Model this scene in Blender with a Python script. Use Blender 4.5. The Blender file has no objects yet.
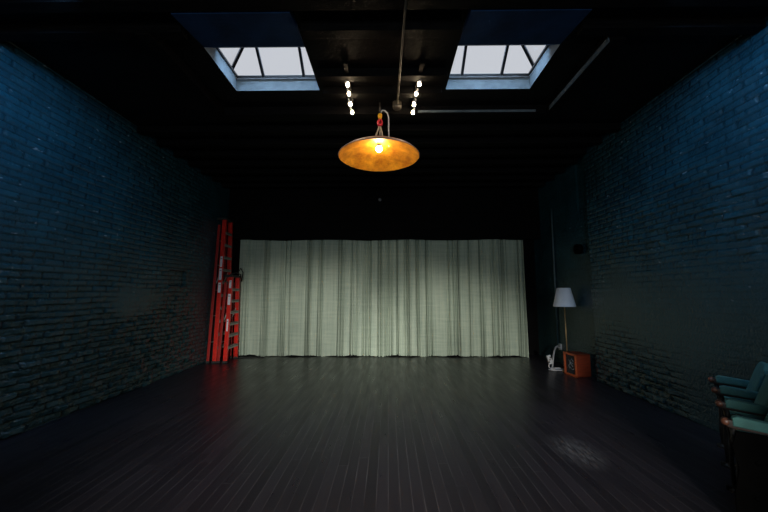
import bpy, bmesh, math, random
import numpy as np
from mathutils import Vector, Matrix, Euler

random.seed(7)
RNG = np.random.default_rng(11)
scene = bpy.context.scene
COL = scene.collection
PI = math.pi

# ------------------------------------------------------------------ colour management / integrator
scene.view_settings.view_transform = 'Standard'
scene.view_settings.look = 'None'
scene.view_settings.exposure = 0.0
scene.view_settings.gamma = 1.0
cy = scene.cycles
cy.use_denoising = True
cy.max_bounces = 10
cy.diffuse_bounces = 5
cy.glossy_bounces = 4
cy.transparent_max_bounces = 8
cy.sample_clamp_indirect = 4.0
cy.caustics_reflective = False
cy.caustics_refractive = False

# ------------------------------------------------------------------ materials
def newmat(name):
    m = bpy.data.materials.new(name); m.use_nodes = True
    nt = m.node_tree
    return m, nt, nt.nodes, nt.links, nt.nodes['Principled BSDF']

def mat(name, col, rough=0.6, var=0.25, scale=8.0, bump=0.0, bscale=60.0, metallic=0.0, spec=0.5, stretch=(1, 1, 1)):
    m, nt, N, L, P = newmat(name)
    tc = N.new('ShaderNodeTexCoord'); mp = N.new('ShaderNodeMapping'); mp.inputs['Scale'].default_value = stretch
    L.new(tc.outputs['Object'], mp.inputs['Vector'])
    no = N.new('ShaderNodeTexNoise'); no.inputs['Scale'].default_value = scale; no.inputs['Detail'].default_value = 5
    L.new(mp.outputs['Vector'], no.inputs['Vector'])
    rp = N.new('ShaderNodeValToRGB')
    rp.color_ramp.elements[0].position = 0.3; rp.color_ramp.elements[1].position = 0.7
    rp.color_ramp.elements[0].color = tuple(c * (1 - var) for c in col) + (1,)
    rp.color_ramp.elements[1].color = tuple(min(1, c * (1 + var)) for c in col) + (1,)
    L.new(no.outputs['Fac'], rp.inputs['Fac']); L.new(rp.outputs['Color'], P.inputs['Base Color'])
    P.inputs['Roughness'].default_value = rough; P.inputs['Metallic'].default_value = metallic
    P.inputs['Specular IOR Level'].default_value = spec
    if bump:
        n2 = N.new('ShaderNodeTexNoise'); n2.inputs['Scale'].default_value = bscale; n2.inputs['Detail'].default_value = 4
        L.new(mp.outputs['Vector'], n2.inputs['Vector'])
        b = N.new('ShaderNodeBump'); b.inputs['Strength'].default_value = bump; b.inputs['Distance'].default_value = 0.01
        L.new(n2.outputs['Fac'], b.inputs['Height']); L.new(b.outputs['Normal'], P.inputs['Normal'])
    return m

def emit(name, col, strength):
    m, nt, N, L, P = newmat(name)
    N.remove(P)
    e = N.new('ShaderNodeEmission'); e.inputs['Color'].default_value = (*col, 1); e.inputs['Strength'].default_value = strength
    L.new(e.outputs[0], N['Material Output'].inputs['Surface'])
    return m

def brick_paint():
    m, nt, N, L, P = newmat('painted_brick')
    tc = N.new('ShaderNodeTexCoord')
    n1 = N.new('ShaderNodeTexNoise'); n1.inputs['Scale'].default_value = 1.6; n1.inputs['Detail'].default_value = 7; n1.inputs['Roughness'].default_value = .65
    L.new(tc.outputs['Object'], n1.inputs['Vector'])
    rp = N.new('ShaderNodeValToRGB'); e = rp.color_ramp.elements
    e[0].position = .3; e[0].color = (*WALL_A, 1); e[1].position = .72; e[1].color = (*WALL_B, 1)
    L.new(n1.outputs['Fac'], rp.inputs['Fac'])
    # bare scuffs, brightened and stretched into painted gloss glints
    mp3 = N.new('ShaderNodeMapping'); mp3.inputs['Scale'].default_value = (1, .75, 1.8); L.new(tc.outputs['Object'], mp3.inputs['Vector'])
    n3 = N.new('ShaderNodeTexNoise'); n3.inputs['Scale'].default_value = 13; n3.inputs['Detail'].default_value = 5; n3.inputs['Roughness'].default_value = .6
    L.new(mp3.outputs['Vector'], n3.inputs['Vector'])
    sm = N.new('ShaderNodeMath'); sm.operation = 'MULTIPLY_ADD'; L.new(n1.outputs['Fac'], sm.inputs[0]); sm.inputs[1].default_value = .30; L.new(n3.outputs['Fac'], sm.inputs[2])
    r3 = N.new('ShaderNodeValToRGB'); r3.color_ramp.elements[0].position = .825; r3.color_ramp.elements[1].position = .86
    L.new(sm.outputs[0], r3.inputs['Fac'])
    mx = N.new('ShaderNodeMix'); mx.data_type = 'RGBA'
    L.new(r3.outputs['Color'], mx.inputs['Factor']); L.new(rp.outputs['Color'], mx.inputs[6]); mx.inputs[7].default_value = (.20, .23, .25, 1)
    # worn masonry low down: greyer, darker
    sx = N.new('ShaderNodeSeparateXYZ'); L.new(tc.outputs['Object'], sx.inputs[0])
    mr = N.new('ShaderNodeMapRange'); mr.inputs['From Min'].default_value = 2.5; mr.inputs['From Max'].default_value = 1.2
    n4 = N.new('ShaderNodeMath'); n4.operation = 'MULTIPLY_ADD'; L.new(n1.outputs['Fac'], n4.inputs[0]); n4.inputs[1].default_value = 1.6
    L.new(sx.outputs['Z'], n4.inputs[2]); n5 = N.new('ShaderNodeMath'); n5.operation = 'SUBTRACT'; L.new(n4.outputs[0], n5.inputs[0]); n5.inputs[1].default_value = .8
    L.new(n5.outputs[0], mr.inputs['Value'])
    mx2 = N.new('ShaderNodeMix'); mx2.data_type = 'RGBA'
    L.new(mr.outputs['Result'], mx2.inputs['Factor']); L.new(mx.outputs[2], mx2.inputs[6]); mx2.inputs[7].default_value = (*WALL_LOW, 1)
    va = N.new('ShaderNodeVertexColor'); va.layer_name = 'tone'
    ml = N.new('ShaderNodeMix'); ml.data_type = 'RGBA'; ml.blend_type = 'MULTIPLY'; ml.inputs['Factor'].default_value = 1
    L.new(mx2.outputs[2], ml.inputs[6]); L.new(va.outputs['Color'], ml.inputs[7])
    L.new(ml.outputs[2], P.inputs['Base Color'])
    P.inputs['Roughness'].default_value = .24; P.inputs['Specular IOR Level'].default_value = .6
    n2 = N.new('ShaderNodeTexNoise'); n2.inputs['Scale'].default_value = 45; n2.inputs['Detail'].default_value = 7
    L.new(tc.outputs['Object'], n2.inputs['Vector'])
    b = N.new('ShaderNodeBump'); b.inputs['Strength'].default_value = .7; b.inputs['Distance'].default_value = .014
    L.new(n2.outputs['Fac'], b.inputs['Height']); L.new(b.outputs['Normal'], P.inputs['Normal'])
    return m

def floor_mat():
    m, nt, N, L, P = newmat('black_floorboards')
    tc = N.new('ShaderNodeTexCoord')
    def mth(op, a, b=None, clamp=False):
        n = N.new('ShaderNodeMath'); n.operation = op; n.use_clamp = clamp
        for k, v in enumerate((a, b)):
            if v is None: continue
            if isinstance(v, (int, float)): n.inputs[k].default_value = v
            else: L.new(v, n.inputs[k])
        return n.outputs[0]
    sp = N.new('ShaderNodeSeparateXYZ'); L.new(tc.outputs['Object'], sp.inputs[0])
    u = mth('DIVIDE', sp.outputs['X'], .088); row = mth('FLOOR', u); fu = mth('FRACT', u)
    wn = N.new('ShaderNodeTexWhiteNoise'); wn.noise_dimensions = '1D'; L.new(row, wn.inputs['W'])
    v = mth('ADD', mth('DIVIDE', sp.outputs['Y'], 2.1), mth('MULTIPLY', wn.outputs['Value'], 13.7)); pid = mth('FLOOR', v); fv = mth('FRACT', v)
    wn2 = N.new('ShaderNodeTexWhiteNoise'); wn2.noise_dimensions = '2D'
    cb = N.new('ShaderNodeCombineXYZ'); L.new(row, cb.inputs[0]); L.new(pid, cb.inputs[1]); L.new(cb.outputs[0], wn2.inputs['Vector'])
    eu = mth('MULTIPLY', mth('MINIMUM', fu, mth('SUBTRACT', 1.0, fu)), .088)
    ev = mth('MULTIPLY', mth('MINIMUM', fv, mth('SUBTRACT', 1.0, fv)), 2.1)
    gap = N.new('ShaderNodeMapRange'); gap.inputs['From Min'].default_value = .0012; gap.inputs['From Max'].default_value = .0034
    gap.inputs['To Min'].default_value = 1; gap.inputs['To Max'].default_value = 0
    L.new(mth('MINIMUM', eu, ev), gap.inputs['Value']); gapv = gap.outputs['Result']
    bc = N.new('ShaderNodeMix'); bc.data_type = 'RGBA'; L.new(wn2.outputs['Value'], bc.inputs['Factor'])
    bc.inputs[6].default_value = (.0135, .0115, .0155, 1); bc.inputs[7].default_value = (.0215, .0180, .0240, 1)
    gn = N.new('ShaderNodeTexNoise'); gn.inputs['Scale'].default_value = 2.3; gn.inputs['Detail'].default_value = 6; L.new(tc.outputs['Object'], gn.inputs['Vector'])
    gm = N.new('ShaderNodeMapRange'); gm.inputs['From Min'].default_value = .35; gm.inputs['From Max'].default_value = .7
    L.new(gn.outputs['Fac'], gm.inputs['Value'])
    bm_ = N.new('ShaderNodeMix'); bm_.data_type = 'RGBA'; L.new(mth('MULTIPLY', gapv, gm.outputs['Result']), bm_.inputs['Factor'])
    L.new(bc.outputs[2], bm_.inputs[6]); bm_.inputs[7].default_value = (.080, .070, .078, 1)
    no = N.new('ShaderNodeTexNoise'); no.inputs['Scale'].default_value = 2.2; no.inputs['Detail'].default_value = 5
    mp2 = N.new('ShaderNodeMapping'); mp2.inputs['Scale'].default_value = (6, .7, 1); L.new(tc.outputs['Object'], mp2.inputs['Vector'])
    L.new(mp2.outputs['Vector'], no.inputs['Vector'])
    rr = N.new('ShaderNodeMapRange'); rr.inputs['From Min'].default_value = .3; rr.inputs['From Max'].default_value = .7
    rr.inputs['To Min'].default_value = .26; rr.inputs['To Max'].default_value = .40
    L.new(no.outputs['Fac'], rr.inputs['Value']); L.new(rr.outputs['Result'], P.inputs['Roughness'])
    # worn scuffs along the boards, plus one painted glint patch
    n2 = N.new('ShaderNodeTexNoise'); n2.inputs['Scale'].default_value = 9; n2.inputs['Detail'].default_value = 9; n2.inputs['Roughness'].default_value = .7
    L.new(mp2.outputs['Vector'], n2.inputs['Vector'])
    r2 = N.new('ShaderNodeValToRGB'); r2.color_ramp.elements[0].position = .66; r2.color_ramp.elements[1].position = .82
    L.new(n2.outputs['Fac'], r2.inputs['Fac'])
    vd = N.new('ShaderNodeVectorMath'); vd.operation = 'DISTANCE'; vd.inputs[1].default_value = (1.8, 3.42, 0)  # patch mask: floor glint painted into the colour
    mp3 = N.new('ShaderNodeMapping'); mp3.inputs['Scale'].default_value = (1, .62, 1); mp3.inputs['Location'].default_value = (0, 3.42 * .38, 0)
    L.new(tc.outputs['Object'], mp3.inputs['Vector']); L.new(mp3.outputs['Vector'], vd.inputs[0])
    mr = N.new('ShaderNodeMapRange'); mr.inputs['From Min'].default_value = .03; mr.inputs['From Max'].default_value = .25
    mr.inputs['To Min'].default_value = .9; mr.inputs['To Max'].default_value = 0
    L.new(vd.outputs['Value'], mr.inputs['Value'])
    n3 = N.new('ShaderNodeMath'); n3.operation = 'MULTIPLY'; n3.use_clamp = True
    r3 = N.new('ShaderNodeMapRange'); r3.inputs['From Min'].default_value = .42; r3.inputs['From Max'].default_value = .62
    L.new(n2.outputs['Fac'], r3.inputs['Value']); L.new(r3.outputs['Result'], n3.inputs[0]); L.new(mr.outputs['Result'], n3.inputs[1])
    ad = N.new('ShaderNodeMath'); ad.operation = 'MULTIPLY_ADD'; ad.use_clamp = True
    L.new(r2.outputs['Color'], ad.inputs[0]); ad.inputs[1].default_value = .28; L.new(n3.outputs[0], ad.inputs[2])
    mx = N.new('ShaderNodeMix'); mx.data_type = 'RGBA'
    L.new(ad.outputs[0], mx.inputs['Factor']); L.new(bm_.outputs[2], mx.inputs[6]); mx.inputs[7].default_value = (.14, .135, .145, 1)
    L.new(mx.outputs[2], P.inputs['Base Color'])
    P.inputs['Specular IOR Level'].default_value = .42
    # bump: board gaps, cupping
    iv = N.new('ShaderNodeMath'); iv.operation = 'MULTIPLY_ADD'; L.new(gapv, iv.inputs[0]); iv.inputs[1].default_value = -.8
    L.new(no.outputs['Fac'], iv.inputs[2])
    b = N.new('ShaderNodeBump'); b.inputs['Strength'].default_value = .22; b.inputs['Distance'].default_value = .006
    L.new(iv.outputs[0], b.inputs['Height']); L.new(b.outputs['Normal'], P.inputs['Normal'])
    return m

def curtain_mat():
    m, nt, N, L, P = newmat('sage_curtain_cloth')
    tc = N.new('ShaderNodeTexCoord')
    mp = N.new('ShaderNodeMapping'); mp.inputs['Scale'].default_value = (.7, 1, 9); L.new(tc.outputs['Object'], mp.inputs['Vector'])
    n1 = N.new('ShaderNodeTexNoise'); n1.inputs['Scale'].default_value = 2.2; n1.inputs['Detail'].default_value = 8; n1.inputs['Roughness'].default_value = .7
    L.new(mp.outputs['Vector'], n1.inputs['Vector'])
    mp2 = N.new('ShaderNodeMapping'); mp2.inputs['Scale'].default_value = (14, 1, .5); L.new(tc.outputs['Object'], mp2.inputs['Vector'])
    n2 = N.new('ShaderNodeTexNoise'); n2.inputs['Scale'].default_value = 2.0; n2.inputs['Detail'].default_value = 6
    L.new(mp2.outputs['Vector'], n2.inputs['Vector'])
    a = N.new('ShaderNodeMath'); a.operation = 'ADD'; L.new(n1.outputs['Fac'], a.inputs[0]); L.new(n2.outputs['Fac'], a.inputs[1])
    hf = N.new('ShaderNodeMath'); hf.operation = 'MULTIPLY'; hf.inputs[1].default_value = .5; L.new(a.outputs[0], hf.inputs[0])
    rp = N.new('ShaderNodeValToRGB'); e = rp.color_ramp.elements
    e[0].position = .34; e[0].color = (.26, .32, .27, 1); e[1].position = .66; e[1].color = (.41, .465, .385, 1)
    L.new(hf.outputs[0], rp.inputs['Fac']); L.new(rp.outputs['Color'], P.inputs['Base Color'])
    P.inputs['Roughness'].default_value = .8; P.inputs['Specular IOR Level'].default_value = .2
    b = N.new('ShaderNodeBump'); b.inputs['Strength'].default_value = .4; b.inputs['Distance'].default_value = .02
    L.new(n1.outputs['Fac'], b.inputs['Height']); L.new(b.outputs['Normal'], P.inputs['Normal'])
    return m

def glass_mat():
    m, nt, N, L, P = newmat('skylight_glass')
    N.remove(P)
    t = N.new('ShaderNodeBsdfTransparent'); t.inputs['Color'].default_value = (.97, .98, 1, 1)
    g = N.new('ShaderNodeBsdfGlossy'); g.inputs['Roughness'].default_value = .05
    fr = N.new('ShaderNodeFresnel'); fr.inputs['IOR'].default_value = 1.25
    mx = N.new('ShaderNodeMixShader'); L.new(fr.outputs[0], mx.inputs[0]); L.new(t.outputs[0], mx.inputs[1]); L.new(g.outputs[0], mx.inputs[2])
    L.new(mx.outputs[0], N['Material Output'].inputs['Surface'])
    return m

def gold_mat():
    m, nt, N, L, P = newmat('gold_leaf')
    tc = N.new('ShaderNodeTexCoord')
    n1 = N.new('ShaderNodeTexNoise'); n1.inputs['Scale'].default_value = 7; n1.inputs['Detail'].default_value = 9; n1.inputs['Roughness'].default_value = .7
    L.new(tc.outputs['Object'], n1.inputs['Vector'])
    rp = N.new('ShaderNodeValToRGB'); e = rp.color_ramp.elements
    e[0].position = .32; e[0].color = (.38, .11, .008, 1); e[1].position = .68; e[1].color = (.90, .42, .03, 1)
    L.new(n1.outputs['Fac'], rp.inputs['Fac']); L.new(rp.outputs['Color'], P.inputs['Base Color'])
    P.inputs['Roughness'].default_value = .5; P.inputs['Metallic'].default_value = .25
    b = N.new('ShaderNodeBump'); b.inputs['Strength'].default_value = .3; b.inputs['Distance'].default_value = .01
    L.new(n1.outputs['Fac'], b.inputs['Height']); L.new(b.outputs['Normal'], P.inputs['Normal'])
    return m

WALL_A = (.0052, .031, .043); WALL_B = (.011, .056, .076); WALL_LOW = (.0135, .036, .041)
M = {
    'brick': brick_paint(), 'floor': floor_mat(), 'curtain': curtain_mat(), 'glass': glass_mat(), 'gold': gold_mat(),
    'black_ceiling': mat('black_ceiling_paint', (.0022, .0022, .0028), .6, .5, 6, .5, 22, spec=.12),
    'black_timber': mat('black_timber', (.0034, .0030, .0032), .6, .6, 5, .5, 40, stretch=(1, 8, 8), spec=.06),
    'lit_edge_paint': mat('lit_beam_edge_paint', (.085, .11, .135), .6, .35, 9, .3, 40),  # light on the beam edges, painted as a pale colour
    'black_wall': mat('black_wall_paint', (.0016, .0016, .002), .8, .4, 3, .2, 30, spec=.08),
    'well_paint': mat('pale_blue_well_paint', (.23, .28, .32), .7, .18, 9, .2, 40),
    'glow_paint': mat('dark_blue_glow_paint', (.0075, .029, .085), .7, .4, 3, .3, 25, spec=.1),  # blue skylight glow painted as a colour
    'bar': mat('dark_glazing_bar', (.022, .024, .03), .5, .3, 20),
    'curb_grey': mat('grey_curb', (.15, .15, .16), .6, .3, 20),
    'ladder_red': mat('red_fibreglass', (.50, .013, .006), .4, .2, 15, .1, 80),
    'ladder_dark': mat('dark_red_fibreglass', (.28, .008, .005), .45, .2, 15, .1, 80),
    'aluminium': mat('dull_aluminium', (.30, .29, .26), .5, .2, 30, .1, 90, metallic=.3),
    'rubber': mat('black_rubber', (.012, .012, .012), .8, .3, 30),
    'sticker': mat('white_sticker', (.62, .60, .66), .5, .1, 30),
    'sticker_blue': mat('blue_sticker', (.03, .05, .30), .5, .1, 30),
    'sticker_text': mat('dark_sticker_print', (.05, .04, .06), .5, .1, 30),
    'shade_white': mat('white_lamp_shade', (.80, .80, .85), .8, .04, 12, .1, 150),
    'brass': mat('brass_tube', (.42, .27, .13), .35, .15, 20, metallic=.7),
    'dark_metal': mat('dark_iron', (.03, .026, .024), .45, .3, 25, .2, 60, metallic=.5),
    'orange_wood': mat('orange_brown_wood', (.17, .024, .008), .45, .3, 6, .15, 40, stretch=(1, 9, 9)),
    'orange_trim': mat('orange_wood_trim', (.36, .065, .018), .4, .25, 6, .15, 40, stretch=(9, 9, 1)),
    'grille': mat('black_grille_cloth', (.012, .013, .016), .8, .4, 90, .4, 300),
    'scribble': mat('pale_mark', (.14, .15, .165), .6, .2, 30),
    'white_plastic': mat('white_plastic', (.42, .42, .45), .45, .08, 20),
    'white_cord': mat('white_cord_sheath', (.36, .35, .37), .5, .08, 20),
    'wood_tip': mat('warm_brown_wood', (.13, .045, .025), .38, .3, 12, .1, 60, stretch=(6, 1, 6)),
    'dark_wood': mat('dark_brown_wood', (.030, .014, .010), .4, .4, 9, .1, 60),
    'teal_cloth': mat('teal_velvet', (.056, .165, .150), .75, .18, 14, .25, 180),
    'end_black': mat('black_end_panel', (.0012, .0010, .0010), .7, .4, 9, .1, 60, spec=.03),
    'copper_back': mat('pinkish_copper', (.50, .27, .19), .5, .25, 9, .15, 60),
    'yellow': mat('yellow_plastic', (.85, .42, .02), .4, .1, 20),
    'red': mat('red_plastic', (.55, .02, .04), .4, .1, 20),
    'rope': mat('pale_rope', (.42, .34, .26), .8, .2, 60, .3, 200),
    'conduit': mat('dull_brown_conduit', (.05, .042, .032), .5, .3, 20),
    'bulb_hot': emit('pendant_bulb_glow', (1.0, .74, .42), 215),
    'spot_hot': emit('spot_bulb_glow', (1.0, .76, .48), 110),
    'teal_pipe': mat('painted_pipe', (.02, .045, .058), .4, .25, 15),
}

# ------------------------------------------------------------------ mesh builder
class MB:
    def __init__(self): self.bm = bmesh.new()
    def box(self, c, s, rot=None, bevel=0.0, mi=0):
        b = bmesh.new(); bmesh.ops.create_cube(b, size=1)
        for v in b.verts: v.co = Vector((v.co.x * s[0], v.co.y * s[1], v.co.z * s[2]))
        if bevel: bmesh.ops.bevel(b, geom=list(b.edges), offset=bevel, segments=2, profile=.6, affect='EDGES')
        mt = Matrix.Translation(Vector(c))
        if rot is not None: mt = mt @ (rot if isinstance(rot, Matrix) else Euler(rot).to_matrix().to_4x4())
        return self._add(b, mt, mi)
    def _add(self, b, mt, mi):
        vm = {}
        for v in b.verts: vm[v] = self.bm.verts.new(mt @ v.co)
        for f in b.faces:
            try:
                nf = self.bm.faces.new([vm[v] for v in f.verts]); nf.material_index = mi; nf.smooth = f.smooth
            except ValueError: pass
        b.free(); return self
    def quad(self, pts, mi=0):
        f = self.bm.faces.new([self.bm.verts.new(Vector(p)) for p in pts]); f.material_index = mi; return self
    def bar(self, a, b, w, h, up=(0, 0, 1), bevel=0.0, mi=0):
        a, b = Vector(a), Vector(b); d = b - a; z = d.normalized(); u = Vector(up)
        if abs(z.dot(u)) > .98: u = Vector((0, 1, 0))
        x = u.cross(z).normalized(); y = z.cross(x)
        R = Matrix((x, y, z)).transposed().to_4x4()
        return self.box((a + b) / 2, (w, h, d.length), R, bevel, mi)
    def tube(self, pts, r, n=10, mi=0, caps=True, closed=False):
        pts = [Vector(p) for p in pts]; rs = r if isinstance(r, (list, tuple)) else [r] * len(pts)
        rings = []; prev = None
        for i, p in enumerate(pts):
            if closed: t = (pts[(i + 1) % len(pts)] - pts[i - 1])
            else: t = (pts[min(i + 1, len(pts) - 1)] - pts[max(i - 1, 0)])
            t.normalize()
            if prev is None:
                x = t.orthogonal().normalized()
            else:
                x = (prev - t * prev.dot(t)).normalized()
            prev = x; y = t.cross(x)
            rings.append([self.bm.verts.new(p + (x * math.cos(2 * PI * k / n) + y * math.sin(2 * PI * k / n)) * rs[i]) for k in range(n)])
        m = len(rings)
        for i in range(m if closed else m - 1):
            A, B = rings[i], rings[(i + 1) % m]
            for k in range(n):
                f = self.bm.faces.new((A[k], A[(k + 1) % n], B[(k + 1) % n], B[k])); f.smooth = True; f.material_index = mi
        if caps and not closed:
            for rg in (rings[0][::-1], rings[-1]):
                f = self.bm.faces.new(rg); f.material_index = mi
        return self
    def lathe(self, prof, c=(0, 0, 0), n=48, mi=0, capends=True, rot=None):
        c = Vector(c); rings = []
        R = Euler(rot).to_matrix() if rot else Matrix.Identity(3)
        for r, z in prof:
            if r < 1e-5: rings.append([self.bm.verts.new(c + R @ Vector((0, 0, z)))])
            else: rings.append([self.bm.verts.new(c + R @ Vector((r * math.cos(2 * PI * k / n), r * math.sin(2 * PI * k / n), z))) for k in range(n)])
        for A, B in zip(rings, rings[1:]):
            for k in range(n):
                a = [A[k % len(A)], A[(k + 1) % len(A)]] if len(A) > 1 else [A[0]]
                b = [B[(k + 1) % len(B)], B[k % len(B)]] if len(B) > 1 else [B[0]]
                if len(a) + len(b) < 3: continue
                f = self.bm.faces.new(a + b); f.smooth = True; f.material_index = mi
        if capends:
            for rg in (rings[0], rings[-1]):
                if len(rg) > 2:
                    try: self.bm.faces.new(rg).material_index = mi
                    except ValueError: pass
        return self
    def prism(self, outline, axis, lo, hi, bevel=0.0, mi=0):
        """outline: 2-D points; axis 'x' -> (y,z), 'y' -> (x,z), 'z' -> (x,y)"""
        b = bmesh.new()
        def P(u, v, w): return {'x': (w, u, v), 'y': (u, w, v), 'z': (u, v, w)}[axis]
        A = [b.verts.new(P(u, v, lo)) for u, v in outline]; B = [b.verts.new(P(u, v, hi)) for u, v in outline]
        b.faces.new(A); b.faces.new(B[::-1]); n = len(A)
        for i in range(n): b.faces.new((A[i], B[i], B[(i + 1) % n], A[(i + 1) % n]))
        bmesh.ops.recalc_face_normals(b, faces=list(b.faces))
        if bevel:
            es = [e for e in b.edges if (e.verts[0] in A) == (e.verts[1] in A)]
            bmesh.ops.bevel(b, geom=es, offset=bevel, segments=3, profile=.6, affect='EDGES')
            for f in b.faces: f.smooth = True
        return self._add(b, Matrix.Identity(4), mi)
    def build(self, name, mats, parent=None, recalc=True):
        if recalc: bmesh.ops.recalc_face_normals(self.bm, faces=list(self.bm.faces))
        me = bpy.data.meshes.new(name); self.bm.to_mesh(me); self.bm.free()
        for mm in (mats if isinstance(mats, (list, tuple)) else [mats]): me.materials.append(mm)
        o = bpy.data.objects.new(name, me); COL.objects.link(o)
        if parent is not None: o.parent = parent
        return o

def tag(o, label, cat, group=None):
    o['label'] = label; o['category'] = cat
    if group: o['group'] = group
    return o
def thing(name, label, cat, loc=(0, 0, 0), rotz=0.0, group=None):
    o = bpy.data.objects.new(name, None); COL.objects.link(o); o.empty_display_size = .1
    o.location = loc; o.rotation_euler = (0, 0, rotz); return tag(o, label, cat, group)
def struct(o): o['kind'] = 'structure'; return o
def copy_tree(src, parent=None):
    c = src.copy(); COL.objects.link(c)
    if parent is not None: c.parent = parent
    for ch in list(src.children): copy_tree(ch, c)
    return c

# ------------------------------------------------------------------ room dimensions (metres; camera at x=0, y=0)
XL, XR, YB, YF, H = -3.93, 3.57, 8.42, -3.2, 4.1
SKY = [(-1.955, -.88), (.745, 1.815)]          # skylight x ranges
SY0, SY1 = 3.48, 4.05                        # skylight y range
SPY = 2.74                                   # foot of the added sloped glow panel

# floor
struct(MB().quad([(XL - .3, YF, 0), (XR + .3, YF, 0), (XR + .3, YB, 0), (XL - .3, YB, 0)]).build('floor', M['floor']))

# ---------------- walls: relief-modelled painted brick
def vnoise(y, z, sc, seed):
    r = np.random.default_rng(seed); T = r.random((128, 128))
    u, v = y * sc, z * sc
    i, j = np.floor(u).astype(int), np.floor(v).astype(int); fu, fv = u - i, v - j
    fu, fv = fu * fu * (3 - 2 * fu), fv * fv * (3 - 2 * fv)
    g = lambda a, b: T[a % 128, b % 128]
    return (g(i, j) * (1 - fu) + g(i + 1, j) * fu) * (1 - fv) + (g(i, j + 1) * (1 - fu) + g(i + 1, j + 1) * fu) * fv
def fbm(y, z, sc, seed, o=4):
    s, a, t = 0, .5, 0
    for k in range(o):
        s = s + a * vnoise(y, z, sc * 2 ** k, seed + k); t += a; a *= .5
    return s / t
def sstep(a, b, x):
    t = np.clip((x - a) / (b - a), 0, 1); return t * t * (3 - 2 * t)

def brick_wall(name, X, inward, side):
    ys = np.concatenate([np.arange(YF, 1.0, .2), np.arange(1.0, YB + .001, .02)])
    zs = np.linspace(0, H, 437)
    Y, Z = np.meshgrid(ys, zs, indexing='ij')
    seed = 50 if side == 'L' else 90
    wob = (fbm(Y, Z, 1.3, seed + 3) - .5) * .035
    zz = Z + wob; ch, bl = .0755, .222
    row = np.floor(zz / ch).astype(int); fz = zz / ch - row
    yy = Y + (row % 2) * bl / 2 + (fbm(Y, Z, 5, seed + 9, 2) - .5) * .02
    colm = np.floor(yy / bl).astype(int); fy = yy / bl - colm
    dz = np.minimum(fz, 1 - fz) * ch; dy = np.minimum(fy, 1 - fy) * bl
    joint = sstep(.0, .013, np.minimum(dz, dy * .9))          # 0 in the joint, 1 on the face
    T = np.random.default_rng(seed + 20).random((256, 256)); hb = T[row % 256, colm % 256]
    big = fbm(Y, Z, .55, seed + 30); mid = fbm(Y, Z, 1.7, seed + 40); fine = fbm(Y, Z, 9, seed + 50)
    if side == 'L':
        rough = sstep(1.9, .9, Z + (mid - .5) * 1.5) * sstep(8.2, 6.2, Y + (big - .5))
        smooth = sstep(.5, .62, fbm(Y, Z, .9, seed + 60) * .45 + .5 * np.exp(-((Y - 5.3) / .75) ** 2 - ((Z - 1.35) / .33) ** 2) + .22 * sstep(5.6, 6.6, Y) * sstep(1.0, 1.4, Z) )
        smooth = np.maximum(smooth, sstep(6.4, 7.6, Y) * .85)
    else:
        rough = np.maximum(sstep(1.15, .35, Z + (mid - .5) * .8) * sstep(4.0, 4.5, Y) * sstep(6.4, 5.9, Y), .55 * sstep(3.1, 2.2, Z + (mid - .5)) * sstep(1.4, 2.2, Z + (mid - .5)) * sstep(6.2, 5.2, Y))
        smooth = sstep(.5, .62, fbm(Y, Z, .9, seed + 60) * .42 + .55 * np.exp(-((Y - 4.2) / .5) ** 2 - ((Z - .7) / .75) ** 2) + .3 * sstep(5.9, 6.4, Y))
        smooth = np.maximum(smooth, sstep(5.95, 6.25, Y + (mid - .5) * .3) * .93)
        smooth = np.maximum(smooth, (.35 + .55 * sstep(.42, .58, fbm(Y, Z, .8, seed + 61))) * sstep(2.9, 2.1, Z + (mid - .5)))
    smooth = smooth * (1 - .75 * rough)
    d = (.013 + .014 * rough) * (joint - 1)                    # joints recede
    d += (hb - .5) * (.009 + .034 * rough)                     # bricks stand proud unevenly
    d += (fine - .5) * (.010 + .045 * rough) * (.3 + .7 * joint)
    d += (np.random.default_rng(seed + 70).random(Y.shape) - .5) * (.0025 + .006 * rough)
    ta = np.random.default_rng(seed + 21).random((256, 256))[row % 256, colm % 256] - .5; tb = np.random.default_rng(seed + 22).random((256, 256))[row % 256, colm % 256] - .5
    d += (ta * (fz - .5) * .016 + tb * (fy - .5) * .014) * (1 + 1.2 * rough) * joint
    miss = (hb > .86) & (rough > .5)
    d = np.where(miss, d - .022, d)
    d *= (1 - .92 * smooth)
    d += (big - .5) * .02 + (mid - .5) * .010
    if side == 'L':
        # step along the top of the eroded band and the shallow recess near the corner
        d -= .012 * rough
        nic = sstep(5.97, 6.0, Y) * sstep(6.50, 6.46, Y) * sstep(1.62, 1.65, Z) * sstep(1.93, 1.90, Z)
        d -= .035 * nic
        led = sstep(5.93, 5.96, Y) * sstep(6.54, 6.5, Y) * sstep(1.575, 1.585, Z) * sstep(1.635, 1.625, Z)
        d += .02 * led
    else:
        d -= .115 * sstep(5.97, 6.0, Y) + .014 * sstep(6.42, 6.40, Y) * sstep(3.0, 3.15, Z)
    d *= sstep(.6, 1.2, Y)
    d = np.clip(d, -.16, .035)
    V = np.stack([X + inward * d, Y, Z], -1).reshape(-1, 3)
    ny, nz = Y.shape
    idx = np.arange(ny * nz).reshape(ny, nz)
    q = np.stack([idx[:-1, :-1], idx[1:, :-1], idx[1:, 1:], idx[:-1, 1:]], -1).reshape(-1, 4)
    if inward < 0: q = q[:, ::-1]
    else: q = q
    me = bpy.data.meshes.new(name)
    me.vertices.add(len(V)); me.vertices.foreach_set('co', V.ravel())
    me.loops.add(q.size); me.loops.foreach_set('vertex_index', q.ravel().astype(np.int32))
    me.polygons.add(len(q)); me.polygons.foreach_set('loop_start', np.arange(0, q.size, 4, dtype=np.int32))
    me.polygons.foreach_set('loop_total', np.full(len(q), 4, dtype=np.int32))
    me.polygons.foreach_set('use_smooth', np.ones(len(q), dtype=bool))
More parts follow.
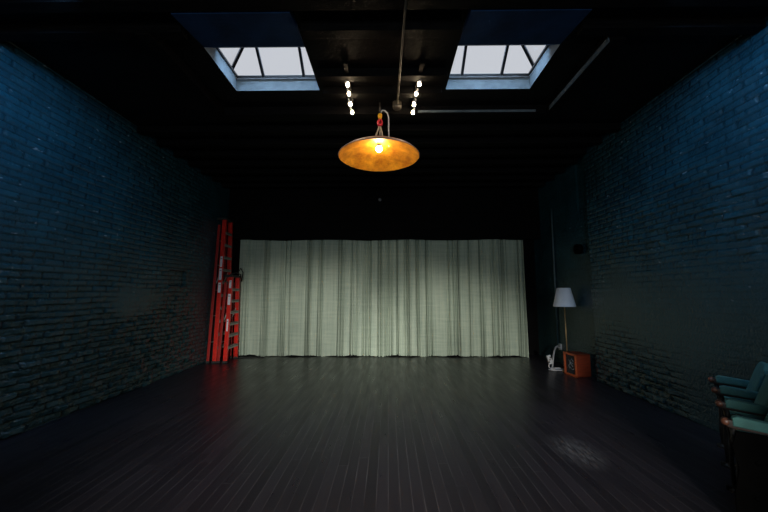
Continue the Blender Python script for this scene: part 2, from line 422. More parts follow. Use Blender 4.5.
    me.update(); me.validate()
    at = me.color_attributes.new('tone', 'FLOAT_COLOR', 'POINT')
    tn = (1 - (1 - joint) * .42 * (1 - .8 * smooth)) * (1 + (hb - .5) * .28 * (1 - .8 * smooth))  # joints darkened like occlusion in the colour; bricks vary in tone
    tn = np.clip(tn, 0, 2).ravel()[:, None] * np.ones((1, 4)); tn[:, 3] = 1
    at.data.foreach_set('color', tn.astype(np.float32).ravel())
    me.materials.append(M['brick'])
    o = bpy.data.objects.new(name, me); COL.objects.link(o); return struct(o)
brick_wall('wall_left', XL, 1, 'L')
brick_wall('wall_right', XR, -1, 'R')

# back wall with black boarded face over the curtain opening, wall behind the camera
b = MB(); b.quad([(XL - .3, YB, 0), (XR + .3, YB, 0), (XR + .3, YB, H + .3), (XL - .3, YB, H + .3)])
struct(b.build('wall_back', M['black_wall']))
b = MB()
for k in range(6):
    z0 = 2.80 + k * .215
    b.box(((XL + XR) / 2 + .05, 8.05, z0 + .105), (XR - XL + .14, .03, .212), bevel=.003)
struct(b.build('trim_1', M['black_wall']))
struct(MB().quad([(XL - .3, YF, 0), (XR + .3, YF, 0), (XR + .3, YF, H + .3), (XL - .3, YF, H + .3)]).build('wall_front', M['black_wall']))

# ---------------- ceiling with two skylight openings
b = MB()
xs = [XL - .3, SKY[0][0], SKY[0][1], SKY[1][0], SKY[1][1], XR + .3]
for i in range(5):
    if i in (1, 3):
        b.quad([(xs[i], YF, H), (xs[i + 1], YF, H), (xs[i + 1], SPY, H), (xs[i], SPY, H)])
        b.quad([(xs[i], SY1, H), (xs[i + 1], SY1, H), (xs[i + 1], YB, H), (xs[i], YB, H)])
    else:
        b.quad([(xs[i], YF, H), (xs[i + 1], YF, H), (xs[i + 1], YB, H), (xs[i], YB, H)])
struct(b.build('ceiling', M['black_ceiling']))

def beam(p, q, w, h, mtl='black_timber'):
    """timber whose underside runs from p to q"""
    p, q = Vector(p), Vector(q); c = (p + q) / 2
    bb = MB(); d = q - p
    s = (abs(d.x) + (w if abs(d.x) < .01 else 0), abs(d.y) + (w if abs(d.y) < .01 else 0), h)
    bb.box((c.x, c.y, c.z + h / 2), s, bevel=.006)
    return struct(bb.build('ceiling_beam', M[mtl]))
# cross joists
for yj, z in [(2.30, 4.0), (2.66, 4.0)]:
    beam((XL, yj, z), (XR, yj, z), .12, H - z + .005)
for x0, x1 in [(XL, SKY[0][0] - .04), (SKY[0][1] + .04, SKY[1][0] - .04), (SKY[1][1] + .04, XR)]:
    beam((x0, 3.0, 4.0), (x1, 3.0, 4.0), .11, H - 4.0 + .005)
for yj in (3.68, 4.02):
    beam((SKY[0][1] + .06, yj, 4.0), (SKY[1][0] - .06, yj, 4.0), .1, H - 4.0 + .005)
beam((-2.3, 4.48, 3.985), (2.2, 4.48, 3.985), .11, H - 3.985 + .005)
for yj in (5.0, 5.45, 5.9, 6.35, 6.8, 7.25, 7.7):
    beam((XL, yj, 4.0), (XR + .11, yj, 4.0), .11, H - 4.0 + .005)
# long beams either side of the skylights
beam((2.27, 3.06, 3.97), (2.27, 4.42, 3.97), .14, H - 3.97 + .005)
beam((-2.37, 2.95, 3.98), (-2.37, 4.42, 3.98), .14, H - 3.98 + .005)

for p, q, s_ in [((2.193, 3.09, 4.0), (2.193, 4.33, 4.0), 'y'), ((.42, 4.418, 4.012), (2.05, 4.418, 4.012), 'x')]:  # added pale strips that paint the light caught on the beam edges
    b = MB(); c = (Vector(p) + Vector(q)) / 2
    if s_ == 'y': b.box(c, (.012, q[1] - p[1], .055), bevel=.004)
    else: b.box(c, (q[0] - p[0], .012, .032), bevel=.004)
    struct(b.build('lit_edge_2' if s_ == 'y' else 'lit_edge_3', M['lit_edge_paint']))

# ---------------- skylights (window_1, window_2)
def skylight(n, x0, x1, outer):
    root = bpy.data.objects.new('window_%d' % n, None); COL.objects.link(root)
    root.location = ((x0 + x1) / 2, (SY0 + SY1) / 2, H); struct(root)
    off = Vector(root.location)
    L = lambda *p: Vector(p) - off
    zc = 4.288; ZS = 4.25; ym = (SY0 + SY1) / 2; zr = zc + .24
    yi = 3.275
    # well: back and side walls
    b = MB()
    b.quad([L(x0, SY1, H), L(x1, SY1, H), L(x1, SY1, zc), L(x0, SY1, zc)])
    for x in (x0, x1):
        b.bm.faces.new([b.bm.verts.new(p) for p in (L(x, yi, H), L(x, SY1, H), L(x, SY1, zc), L(x, SY0, zc), L(x, SY0, ZS))])
    b.quad([L(x0, SY0, ZS), L(x1, SY0, ZS), L(x1, SY0, zc), L(x0, SY0, zc)])
    b.build('skylight_well', M['well_paint'], root)
    b = MB(); b.quad([L(x0, SPY, 4.0), L(x1, SPY, 4.0), L(x1, yi, H), L(x0, yi, H)]); b.quad([L(x0, yi, H), L(x1, yi, H), L(x1, SY0, ZS), L(x0, SY0, ZS)])
    b.quad([L(x0, SPY, 4.0), L(x1, SPY, 4.0), L(x1, SPY, H), L(x0, SPY, H)])
    for x in (x0, x1): b.bm.faces.new([b.bm.verts.new(p) for p in (L(x, SPY, 4.0), L(x, SPY, H), L(x, yi, H))])
    b.build('added_glow_panel', M['glow_paint'], root)  # added sloped panel; its blue paints in the glow before the skylight
    # curb
    b = MB()
    for p, q in [((x0, SY1, zc), (x1, SY1, zc)), ((x0, SY0, zc), (x1, SY0, zc)), ((x0, SY0, zc), (x0, SY1, zc)), ((x1, SY0, zc), (x1, SY1, zc))]:
        b.bar(L(*p), L(*q), .03, .03, bevel=.004)
    b.build('window_frame', M['bar'], root)
    b = MB(); b.bar(L(x0, SY1 - .012, zc - .035), L(x1, SY1 - .012, zc - .035), .02, .022, bevel=.003)
    b.build('window_sill', M['curb_grey'], root)
    # hipped glazing: hip on the outer end, upright gable on the inner end
    xo, xi = (x0, x1) if outer < 0 else (x1, x0)
    xo += outer * .12; hx = xo + (-outer) * .32
    R0, R1 = L(hx, ym, zr), L(xi, ym, zr)
    A, B, C, D = L(xo, SY1, zc), L(xi, SY1, zc), L(xi, SY0, zc), L(xo, SY0, zc)
    b = MB()
    b.bar(R0, R1, .04, .04); b.build('ridge_bar', M['bar'], root)
    for p, q in [(A, R0), (D, R0), (B, R1), (C, R1)]:
        MB().bar(p, q, .032, .032).build('glazing_bar', M['bar'], root)
    for fx in RAF[n]:
        for yy_ in (SY1, SY0):
            MB().bar(L(fx, yy_, zc), L(fx, ym, zr), .032, .032).build('glazing_bar', M['bar'], root)
    for pts in ([A, B, R1, R0], [D, C, R1, R0], [A, D, R0], [B, C, R1]):
        b = MB(); b.bm.faces.new([b.bm.verts.new(p) for p in pts]); b.build('glass', M['glass'], root)
    return root
RAF = {1: (-1.612, -1.086), 2: (.956, 1.463)}
skylight(1, SKY[0][0], SKY[0][1], -1)
skylight(2, SKY[1][0], SKY[1][1], 1)

# ------------------------------------------------------------------ curtain
def curtain():
    x0, x1, z0, z1 = -3.63, 3.275, .02, 2.79
    nx, nz = 1500, 34
    xs = np.linspace(x0, x1, nx)
    r = np.random.default_rng(5)
    f = .032 * np.sin(xs * 7 + 1.3 * np.sin(xs * 2.1)) + .006 * np.sin(xs * 19 + 2 * np.sin(xs * 3.3))
    f2 = np.zeros_like(xs); lower = np.zeros_like(xs)
    # tight pleats gathered in clusters, wider bellies between
    c = -3.5
    while c < 3.22:
        n = r.integers(1, 5)                                   # a cluster of tight creases
        for _ in range(n):
            a, w = r.uniform(.05, .14), r.uniform(.008, .017)
            g = np.exp(-((xs - c) / w) ** 2) * a
            if r.random() < .4: lower += g
            else: f2 += g
            f2 -= np.exp(-((xs - c - w * 2.4) / (w * 1.8)) ** 2) * a * .30
            c += r.uniform(.03, .075)
        c += r.choice([.07, .13, .22, .34], p=[.3, .35, .25, .10])
    zs = np.linspace(z0, z1, nz)
    V = []
    hem = .012 * np.sin(xs * 5.1) + .008 * np.sin(xs * 13)
    for j, z in enumerate(zs):
        t = (z - z0) / (z1 - z0)
        drift = .02 * math.sin(t * 2.2)
        yy = 8.14 + f * (1 - .3 * t) + np.interp(xs + drift * np.sin(xs * 1.7), xs, f2) * (1 - .15 * t) + lower * (1 - .9 * t ** .7)
        zz = z + (hem * (1 - t) ** 6) + (0.012 * np.sin(xs * 3.1) if j == nz - 1 else 0)
        V.append(np.stack([xs + .012 * np.sin(xs * 31) * (1 - t), np.minimum(yy, 8.36), zz], -1))
    V = np.array(V); me = bpy.data.meshes.new('curtain')
    idx = np.arange(nx * nz).reshape(nz, nx)
    q = np.stack([idx[:-1, :-1], idx[:-1, 1:], idx[1:, 1:], idx[1:, :-1]], -1).reshape(-1, 4)
    me.from_pydata(V.reshape(-1, 3).tolist(), [], q.tolist()); me.update()
    for p in me.polygons: p.use_smooth = True
    me.materials.append(M['curtain'])
    o = bpy.data.objects.new('curtain', me); COL.objects.link(o)
    tag(o, 'wide sage green floor-length curtain in soft folds across the back wall', 'curtain')
    rail = MB().tube([(x0 - .1, 8.17, 2.825), (x1 + .1, 8.17, 2.825)], .016, 12)
    rail.build('curtain_rail', M['dark_metal'], o)
    return o
curtain()

# ------------------------------------------------------------------ ladders (folded stepladders standing along the left wall)
def stepladder(name, label, loc, rotz, Hh, wb, wt, nsteps, lean, labels):
    t = thing(name, label, 'ladder', loc, rotz, None)
    t.rotation_euler = (lean, 0, rotz)
    fy, ry = -.055, .055
    for s in (-1, 1):
        a, c = Vector((s * wb / 2, fy, .03)), Vector((s * wt / 2, fy, Hh))
        b = MB()
        b.bar(a, c, .020, .085, up=(0, 1, 0), bevel=.003)                     # web
        n = Vector((-s * .022, 0, 0))
        for yo in (-.036, .036):
            b.bar(a + n + Vector((0, yo, 0)), c + n + Vector((0, yo, 0)), .045, .012, up=(0, 1, 0), bevel=.002)
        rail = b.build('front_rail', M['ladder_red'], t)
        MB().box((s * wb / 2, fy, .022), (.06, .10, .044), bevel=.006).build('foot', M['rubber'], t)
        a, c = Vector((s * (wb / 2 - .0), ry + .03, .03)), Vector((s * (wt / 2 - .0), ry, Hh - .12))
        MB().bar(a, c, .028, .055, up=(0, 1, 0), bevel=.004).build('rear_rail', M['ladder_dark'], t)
        MB().box((a.x, a.y, .022), (.05, .07, .044), bevel=.005).build('foot', M['rubber'], t)
        if s == labels[0]:
            for (zz, hh, dep, blue) in labels[1]:
                f = (zz - .03) / (Hh - .03); xx = s * (wb + (wt - wb) * f) / 2
                tilt = math.atan((wb - wt) / 2 / Hh)
                b = MB(); off = s * .0115
                b.box((xx + off, fy, zz), (.002, dep, hh), (0, -s * tilt, 0))
                st = b.build('sticker', M['sticker'], t)
                b = MB()
                if blue: b.box((xx + off + s * .0012, fy, zz - hh * .22), (.002, dep * .8, hh * .36), (0, -s * tilt, 0)); b.build('sticker_panel', M['sticker_blue'], st)
                b = MB(); b.box((xx + off + s * .0012, fy, zz + hh * .30), (.002, dep * .7, hh * .06), (0, -s * tilt, 0))
                b.build('sticker_print', M['sticker_text'], st)
    for k in range(nsteps):
        z = .33 + k * (Hh - .45) / (nsteps - .4)
        f = (z - .03) / (Hh - .03); w = wb + (wt - wb) * f
        b = MB(); b.box((0, fy, z), (w - .03, .088, .028), bevel=.004)
        b.box((0, fy - .04, z - .022), (w - .03, .008, .05), bevel=.002)
        for s in (-1, 1): b.bar((s * (w / 2 - .03), fy - .02, z - .02), (s * (w / 2 - .10), fy - .02, z - .005), .006, .03)
        b.build('step', M['aluminium'], t)
        if k % 2 == 0 and z < Hh - .3:
            MB().bar((-w / 2, ry + .02, z + .1), (w / 2, ry + .02, z + .1), .03, .012, bevel=.003).build('brace', M['aluminium'], t)
    b = MB(); b.box((0, 0, Hh + .02), (wt + .07, .20, .05), bevel=.012)
    b.box((0, 0, Hh + .047), (wt - .04, .10, .01), bevel=.004)
    b.build('top_cap', M['rubber'], t)
    for s in (-1, 1):
        zz = Hh * .62; f = zz / Hh; w = wb + (wt - wb) * f
        MB().bar((s * (w / 2 - .04), fy + .02, zz), (s * (w / 2 - .04), ry, zz - .25), .006, .022).build('spreader', M['aluminium'], t)
    return t
stepladder('tall_stepladder', 'tall red folded stepladder standing against the left wall behind the shorter ladder', (-3.80, 7.66, 0), PI / 2, 3.17, .56, .32, 10, 0,
           (-1, [(2.20, .24, .05, False), (1.92, .26, .06, False), (1.62, .22, .06, True)]))
stepladder('short_stepladder', 'shorter red folded stepladder with grey steps beside the curtain edge', (-3.575, 7.66, 0), PI / 2, 1.86, .54, .36, 6, 0,
           (-1, [(1.70, .16, .05, False), (1.62, .02, .05, False), (1.36, .24, .06, True), (.80, .26, .035, False)]))

# straps draped from the short ladder's cap
b = MB(); b.tube([(-3.53, 7.46, 1.92), (-3.47, 7.62, 1.96), (-3.45, 7.8, 1.93), (-3.46, 7.9, 1.78), (-3.45, 7.93, 1.98), (-3.46, 7.82, 2.08), (-3.5, 7.78, 1.97)], .012, 8)
o = b.build('strap', M['rubber']); tag(o, 'black strap looped over the top of the short red ladder', 'strap')

# cord along the curtain foot
pts = [(-3.46, 7.90, .012), (-3.42, 7.9, .012), (-3.33, 7.97, .012), (-3.2, 7.94, .012), (-3.08, 8.0, .012), (-2.9, 7.98, .012)]
tag(MB().tube(pts, .011, 8).build('cable', M['rubber']), 'black cable lying on the floor at the curtain foot by the ladders', 'cable')

# ------------------------------------------------------------------ gold dish pendant
PX, PY, PZ, PR = -.115, 4.2, 3.262, .525
t = thing('pendant_lamp', 'large gold-lined dish pendant lamp hanging from the ceiling on ropes', 'lamp', (PX, PY, PZ))
outer = [(PR, 0), (PR + .006, .006), (PR * .97, .026), (PR * .86, .068), (PR * .7, .112), (PR * .5, .150), (PR * .3, .174), (PR * .12, .184), (.03, .186)]
b = MB(); b.lathe(outer, n=72, capends=False); b.build('dish', M['copper_back'], t)
inner = [(PR - .004, .001), (PR * .955, .020), (PR * .85, .060), (PR * .69, .103), (PR * .49, .141), (PR * .3, .164), (PR * .12, .174), (0, .176)]
b = MB(); b.lathe(inner, n=72, capends=False); lin = b.build('gold_lining', M['gold'], t)
bl = MB(); bl.lathe([(0, .0), (.018, .003), (.034, .016), (.041, .036), (.036, .058), (.024, .078), (.018, .092)], (0, 0, .07), n=24); bulb = bl.build('bulb', M['bulb_hot'], t)
b = MB(); b.lathe([(.026, .132), (.028, .14), (.028, .176), (.04, .18)], n=24); b.build('socket', M['dark_metal'], t)
# ropes gather from three points on the dish to the red clip
apex = Vector((.012, 0, .44))
for p in [(-.07, -.06, .186), (.05, -.07, .186), (.0, .09, .186)]:
    p = Vector(p); mid = p.lerp(apex, .5) + Vector((.006, 0, .01))
    MB().tube([p, mid, apex], .011, 8).build('rope', M['rope'], t)
b = MB(); b.lathe([(.0, -.02), (.02, -.01), (.024, .01), (.018, .03), (.0, .04)], (0, 0, .186), n=16); b.build('boss', M['copper_back'], t)
b = MB(); b.tube([apex + Vector((.024 * math.cos(a), .012 * math.sin(a), .03 + .045 * math.sin(a))) for a in [2 * PI * k / 16 for k in range(16)]], .017, 8, closed=True)
b.build('red_clip', M['red'], t)
b = MB(); b.tube([apex + Vector((.010 * math.cos(a), .01 * math.sin(a), .125 + .032 * math.sin(a))) for a in [2 * PI * k / 16 for k in range(16)]], .020, 8, closed=True)
b.build('yellow_ring', M['yellow'], t)
b = MB(); b.tube([apex + Vector((0, 0, .16)), apex + Vector((0, 0, .235)), apex + Vector((.0, 0, .31))], .012, 8); b.build('hook', M['dark_metal'], t)
cp = [(.02, 0, .60), (.04, 0, .645), (.075, 0, .64), (.11, 0, .60), (.125, 0, .55), (.125, 0, .45), (.128, .02, .32), (.13, .03, .155)]
MB().tube(cp, .009, 8).build('white_cord', M['white_plastic'], t)

# conduit along the ceiling and its junction box
b = MB(); b.tube([(.165, 2.36, 3.985), (.155, 2.7, 3.985), (.138, 3.5, 3.985), (.127, 4.2, 3.985)], .012, 10)
o = b.build('conduit', M['conduit']); tag(o, 'thin conduit running along the black ceiling to the junction box', 'conduit')
b = MB(); b.lathe([(.0, -.035), (.045, -.035), (.058, -.02), (.06, .06)], (.125, 4.25, 3.985), n=28)
o = b.build('junction_box', M['conduit']); tag(o, 'small round ceiling junction box beside the gold pendant', 'junction box')

# ------------------------------------------------------------------ track lights
def track(name, label, pts, nudge):
    p0, p1 = Vector(pts[0]), Vector(pts[-1])
    t = thing(name, label, 'track light', (p0 + p1) / 2, 0, 'bare bulb track lights')
    o0 = Vector(t.location)
    d = (p1 - p0).normalized()
    MB().bar(p0 - d * .25 - o0 + Vector((0, 0, .07)), p1 + d * .12 - o0 + Vector((0, 0, .07)), .05, .028, bevel=.004).build('track_rail', M['black_timber'], t)
    for k, p in enumerate(pts):
        p = Vector(p) - o0
        h = MB(); h.tube([p + Vector((-nudge * .02, 0, .065)), p + Vector((-nudge * .018, 0, .03)), p + Vector((0, 0, .005))], [.014, .014, .02], 12)
        hd = h.build('lamp_holder', M['white_plastic'], t)
        g = MB(); g.lathe([(0, -.030), (.011, -.027), (.019, -.015), (.019, -.004), (.013, .008), (.010, .016)], p + Vector((0, 0, -.008)), n=20)
        g.build('bulb', M['spot_hot'], hd)
track('track_light', 'left strip of four glowing bulbs on the ceiling near the left skylight',
      [(-.475, 3.72, 3.97), (-.48, 3.90, 3.965), (-.487, 4.11, 3.955), (-.480, 4.29, 3.945)], 1)
track('track_light', 'right strip of four glowing bulbs on the ceiling near the right skylight',
      [(.372, 3.72, 3.97), (.352, 3.91, 3.965), (.341, 4.12, 3.955), (.340, 4.30, 3.945)], -1)

# small sensor on the black boards above the curtain
b = MB(); b.lathe([(0, .0), (.03, .002), (.04, .012), (.045, .03)], (-.195, 8.006, 3.78), n=20, rot=(-PI / 2, 0, 0))
o = b.build('sensor', M['curb_grey']); tag(o, 'small round grey sensor on black boards above the curtain', 'sensor')

# ------------------------------------------------------------------ floor lamp
t = thing('floor_lamp', 'slim brass floor lamp with white tapered shade by the right wall', 'lamp', (3.45, 6.66, 0))
MB().lathe([(0, .0), (.105, .0), (.11, .008), (.10, .018), (.03, .026), (.014, .045), (0, .045)], n=40).build('base', M['brass'], t)
MB().tube([(0, 0, .03), (0, 0, .7), (0, 0, 1.30)], .0105, 14).build('pole', M['brass'], t)
MB().lathe([(.010, 1.28), (.02, 1.285), (.02, 1.34), (.012, 1.35)], n=20).build('socket', M['dark_metal'], t)
b = MB(); b.lathe([(.030, .0), (.036, .02), (.03, .06), (.015, .085), (0, .09)], (0, 0, 1.35), n=20); b.build('bulb', M['shade_white'], t)
prof = [(.202, 1.238), (.120, 1.598), (.117, 1.598), (.198, 1.238), (.202, 1.238)]
b = MB(); b.lathe(prof, n=56, capends=False); sh = b.build('lamp_shade', M['shade_white'], t)
b = MB()
for a in range(3): b.tube([(0, 0, 1.575), (.122 * math.cos(a * 2.094), .122 * math.sin(a * 2.094), 1.582)], .003, 6)
b.build('spider', M['brass'], sh)

# ------------------------------------------------------------------ wooden cabinet
t = thing('wooden_cabinet', 'small orange-brown wooden cabinet with black front panel on floor beside the lamp', 'cabinet', (3.475, 6.37, 0), math.radians(7))
W, D, Hc = .27, .33, .405     # x, y, z ; the open front faces -x
b = MB(); th = .022
b.box((0, 0, th / 2 + .008), (W, D, th), bevel=.003); b.box((0, 0, Hc - th / 2), (W, D, th), bevel=.003)
b.box((.0, -D / 2 + th / 2, Hc / 2 + .004), (W, th, Hc - .01), bevel=.003); b.box((0, D / 2 - th / 2, Hc / 2 + .004), (W, th, Hc - .01), bevel=.003)
b.box((W / 2 - .006, 0, Hc / 2), (.012, D - .03, Hc - .03)); b.build('case', M['orange_wood'], t)
b = MB(); fw = .036
for (y, z, sy, sz) in [(0, fw / 2 + .004, D + .012, fw), (0, Hc - fw / 2, D + .012, fw), (-D / 2 + fw / 2 - .006, Hc / 2, fw, Hc - .008), (D / 2 - fw / 2 + .006, Hc / 2, fw, Hc - .008)]:
    b.box((-W / 2 - .008, y, z), (.022, sy, sz), bevel=.004)
b.build('front_frame', M['orange_trim'], t)
b = MB(); b.box((-W / 2 + .018, 0, Hc / 2), (.012, D - .05, Hc - .05)); gp = b.build('front_panel', M['grille'], t)
b = MB()
for pts in ([(-.07, .26), (-.02, .30), (.03, .25), (.0, .20), (-.05, .17)], [(.06, .28), (.02, .22), (.07, .17), (.03, .12)], [(-.08, .14), (-.03, .11), (.02, .15), (.07, .10)], [(-.06, .22), (.0, .24), (.06, .22)]):
    b.tube([(-W / 2 + .010, y, z) for y, z in pts], .006, 6)
b.build('pale_emblem', M['scribble'], gp)

# ------------------------------------------------------------------ outlet, cords, power strip
b = MB(); b.box((3.672, 7.36, .36), (.03, .09, .13), bevel=.008); o = b.build('wall_outlet', M['white_plastic'])
tag(o, 'white wall outlet low on the right wall behind the lamp', 'outlet')
t = thing('extension_cord', 'white extension cord hanging from the outlet and coiled on the floor', 'cord', (3.25, 6.85, 0))
o0 = Vector(t.location)
pts = [(3.65, 7.35, .36), (3.58, 7.28, .39), (3.50, 7.20, .375), (3.43, 7.12, .32), (3.36, 7.03, .23), (3.31, 6.96, .12), (3.28, 6.93, .03), (3.24, 6.88, .012)]
MB().tube([Vector(p) - o0 for p in pts], .015, 10).build('cord', M['white_cord'], t)
MB().box(Vector((3.64, 7.345, .36)) - o0, (.045, .04, .045), bevel=.008).build('plug', M['white_plastic'], t)
b = MB(); loop = []
for k in range(56):
    a = k * .38; rr = .085 + .03 * math.sin(a * .73 + 1) + .012 * (k / 56)
    loop.append(Vector((.03 + rr * 1.25 * math.cos(a), -.08 + rr * .8 * math.sin(a), (.010 + .02 * (k / 56)) + .006 * math.sin(a * 1.3))))
b.tube(loop, .008, 8); b.build('coil', M['white_cord'], t)
R = Matrix.Rotation(math.radians(-14), 4, 'Y')
b = MB(); b.box((-.075, -.04, .20), (.075, .05, .17), R, bevel=.01); ps = b.build('power_strip', M['white_plastic'], t)
b = MB()
for k in range(3): b.box((-.082 + (k - 1) * .012, -.067, .20 + (k - 1) * .045), (.03, .004, .03), R, bevel=.001)
b.build('socket_hole', M['rubber'], ps)
pts = [(-.085, -.04, .12), (-.10, -.05, .06), (-.06, -.06, .03), (.0, -.09, .03)]
MB().tube(pts, .011, 8).build('cord_tail', M['white_cord'], t)

# ------------------------------------------------------------------ right wall fittings
b = MB(); b.tube([(3.66, 7.42, .40), (3.66, 7.41, 1.5), (3.66, 7.39, 3.2), (3.66, 7.39, 3.38)], .018, 12)
for z in (.9, 1.8, 2.7): b.box((3.67, 7.405, z), (.03, .06, .025), bevel=.004)
o = b.build('wall_conduit', M['teal_pipe']); tag(o, 'thin vertical painted pipe on the right wall above the lamp', 'pipe')
t = thing('wall_vent', 'small black round vent pipe on the right wall above the lamp', 'vent', (3.672, 6.37, 2.33))
b = MB(); b.lathe([(.085, .0), (.095, .01), (.095, .09), (.082, .10), (.074, .10), (.074, .0)], n=28, rot=(0, -PI / 2, 0)); b.build('sleeve', M['end_black'], t)
b = MB()
for k in range(5): b.box((-.03, 0, -.05 + .025 * k), (.02, .13 - .02 * abs(k - 2), .006))
b.build('louvre', M['end_black'], t)

# ------------------------------------------------------------------ theatre seats
T0, T3 = Vector((3.24, 3.53, 0)), Vector((2.28, 2.42, 0))
STEP = (T3 - T0) / 3; SW = STEP.length
ANG = math.atan2(STEP.y, STEP.x)                      # local +x runs toward the nearest arm, +y to the back
def standard(x, t, front_leg=True):
    """cast iron and wood arm standard at local x"""
    r = MB()
    # slender front leg, scroll brace, foot
    r.tube([(x, .05, .03), (x, .045, .2), (x, .06, .38), (x, .05, .52), (x, .045, .615)], [.015, .013, .018, .016, .02], 10)
    r.bar((x, .27, .03), (x, .29, .59), .022, .045, bevel=.004)
    r.bar((x, .06, .36), (x, .28, .40), .02, .05, bevel=.004)
    r.bar((x, .0, .018), (x, .38, .018), .035, .036, bevel=.008)
    r.lathe([(.0, 0), (.035, .0), (.034, .014), (.012, .026), (0, .026)], (x, .045, .0), n=16)
    r.tube([(x + .017 * 0, .11 + .05 * math.cos(a), .50 + .07 * math.sin(a)) for a in [2 * PI * k / 14 for k in range(14)]], .011, 8, closed=True)
    leg = r.build('arm_standard', M['dark_metal'], t)
    a = MB()
    pr = [(.0, .622), (-.006, .636), (.0, .650), (.02, .656), (.31, .640), (.325, .615), (.30, .595), (.05, .600), (.02, .606)]
    a.prism(pr, 'x', x - .026, x + .026, bevel=.006)
    a.lathe([(.0, -.03), (.018, -.028), (.022, -.015), (.022, .015), (.018, .028), (0, .03)], (x, .012, .634), n=18, rot=(0, PI / 2, 0))
    arm = a.build('armrest', M['dark_wood'], t)
    k = MB(); k.lathe([(0, -.031), (.016, -.03), (.0235, -.02), (.0245, 0), (.0235, .02), (.016, .03), (0, .031)], (x, .012, .636), n=18, rot=(0, PI / 2, 0))
    k.build('arm_tip', M['wood_tip'], arm)
    p = MB(); p.prism([(.045, .618), (.30, .606), (.305, .64), (.29, .664), (.07, .684), (.045, .672)], 'x', x - .031, x + .031, bevel=.010)
    p.build('arm_pad', M['teal_cloth'], arm)

def seat(label, origin, last):
    t = thing('theatre_seat', label, 'seat', origin, ANG, 'row of teal theatre seats')
    w = SW
    standard(-w / 2, t)
    if last: standard(w / 2, t)
    iw = w - .075
    # seat: wooden tray and domed cushion
    b = MB(); b.box((0, .155, .405), (iw, .21, .03), bevel=.01); b.build('seat_tray', M['dark_wood'], t)
    b = MB(); b.box((0, .155, .50), (iw - .01, .20, .16), bevel=.04)
    for f in b.bm.faces: f.smooth = True
    b.build('seat', M['teal_cloth'], t)
    # back: rounded wooden shell with upholstered panel, reclined
    def outline(hw, z0, z1, rr):
        pts = [(-hw, z0), (hw, z0)]
        for k in range(9):
            a = k / 8 * PI / 2; pts.append((hw - rr + rr * math.cos(a), z1 - rr + rr * math.sin(a)))
        for k in range(9):
            a = PI / 2 + k / 8 * PI / 2; pts.append((-hw + rr + rr * math.cos(a), z1 - rr + rr * math.sin(a)))
        return pts
    tilt = Matrix.Rotation(math.radians(-20), 4, 'X')
    def tilted(mb, base=(0, .215, .40)):
        for v in mb.bm.verts: v.co = Vector(base) + (tilt @ v.co)
        return mb
    b = MB(); b.prism(outline(iw / 2 + .005, -.05, .525, .13), 'y', .012, .036, bevel=.006); tilted(b).build('back_shell', M['wood_tip'], t)
    b = MB(); b.prism(outline(iw / 2 - .018, .02, .502, .12), 'y', -.045, .016, bevel=.024); tilted(b).build('backrest', M['teal_cloth'], t)
    if last:
        pr = [(.015, .03), (.40, .03), (.44, .60), (.36, .60), (.06, .595), (.028, .5), (.05, .36), (.02, .2)]
        b = MB(); b.prism(pr, 'x', w / 2 + .026, w / 2 + .046, bevel=.006); ep = b.build('end_panel', M['end_black'], t)
        for (y, z) in [(.14, .42), (.22, .42), (.3, .2), (.12, .2)]:
            b = MB(); b.lathe([(0, .004), (.012, .002), (.014, 0)], (w / 2 + .046, y, z), n=12, rot=(0, PI / 2, 0)); b.build('bolt', M['end_black'], ep)
    return t
for k, (lab) in enumerate(['teal theatre seat farthest from the camera, its rounded back showing against the brick wall',
                           'middle teal theatre seat between two padded arms in the row by the right wall',
                           'nearest teal theatre seat with black end panel at right frame edge']):
    seat(lab, T0 + STEP * (k + .5), k == 2)

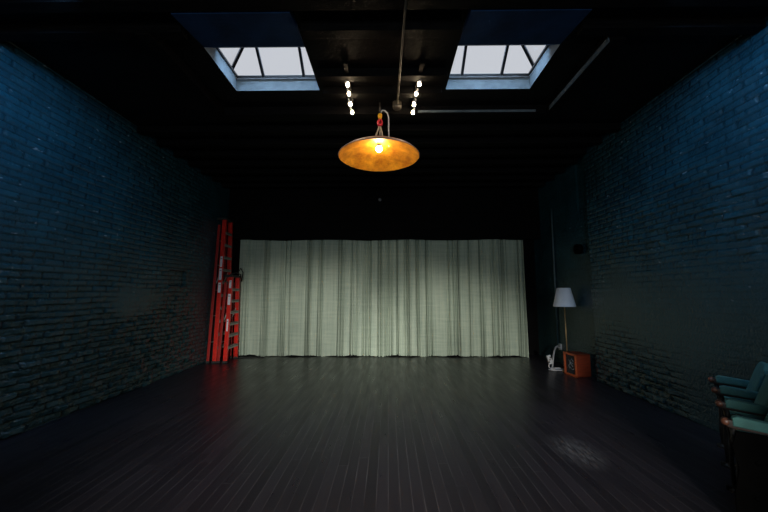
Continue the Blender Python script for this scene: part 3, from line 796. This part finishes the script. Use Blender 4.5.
# ------------------------------------------------------------------ lights
def area(name, loc, rot, sx, sy, power, col):
    l = bpy.data.lights.new(name, 'AREA'); l.shape = 'RECTANGLE'; l.size = sx; l.size_y = sy; l.energy = power; l.color = col
    o = bpy.data.objects.new(name, l); COL.objects.link(o); o.location = loc; o.rotation_euler = rot; return o
SKYCOL = (.44, .70, 1.0)
for i, (x0, x1) in enumerate(SKY):
    area('skylight_daylight', ((x0 + x1) / 2, 3.66, 4.76), (0, 0, 0), x1 - x0 + .1, .7, 56, SKYCOL)
# added spots out of view
def spot(name, loc, target, power, col, cone, rad):
    l = bpy.data.lights.new(name, 'SPOT'); l.energy = power; l.color = col; l.spot_size = math.radians(cone); l.spot_blend = .35; l.shadow_soft_size = rad
    o = bpy.data.objects.new(name, l); COL.objects.link(o); o.location = loc
    o.rotation_euler = (Vector(target) - Vector(loc)).to_track_quat('-Z', 'Y').to_euler(); return o
spot('added_wall_wash_spot', (-2.55, 2.40, 3.97), (-3.9, 3.30, 2.85), 150, (.20, .52, 1.0), 92, .05).data.spot_blend = .85  # added wash for the upper walls
spot('added_wall_wash_spot', (2.2, 2.40, 3.97), (3.6, 3.25, 2.85), 138, (.20, .52, 1.0), 92, .05).data.spot_blend = .85
spot('added_fill_light', (.55, -2.9, 1.35), (1.42, 8.1, -.6), 2500, (1.0, .97, .84), 31, .15).data.spot_blend = .8  # unseen spots added behind the camera to brighten the curtain
spot('added_fill_light', (.2, -2.9, 1.35), (-1.95, 8.1, -.6), 2500, (1.0, .97, .86), 33, .15).data.spot_blend = .8
spot('added_fill_light', (.4, -2.9, 1.35), (-.2, 8.1, .9), 620, (1.0, .97, .86), 22, .15).data.spot_blend = .9
# added soft fill from behind the camera, no window built there
sw = area('added_fill_light', (0, YF + .1, 1.7), (math.radians(90), 0, 0), 4.0, 1.5, 60, (.84, .97, 1.0))
sw.data.spread = math.radians(120)

w = bpy.data.worlds.new('sky'); scene.world = w; w.use_nodes = True
bg = w.node_tree.nodes['Background']; bg.inputs['Color'].default_value = (.58, .60, .64, 1); bg.inputs['Strength'].default_value = 1.0

# ------------------------------------------------------------------ camera
F = 335.0
cam = bpy.data.cameras.new('camera'); co = bpy.data.objects.new('camera', cam); COL.objects.link(co)
cam.sensor_fit = 'HORIZONTAL'; cam.sensor_width = 36; cam.lens = 36 * F / 768
cam.clip_start = .05; cam.clip_end = 100
co.location = (0, 0, 1.5)
co.rotation_euler = (PI / 2 + math.atan(37 / F), 0, math.radians(.68))
scene.camera = co
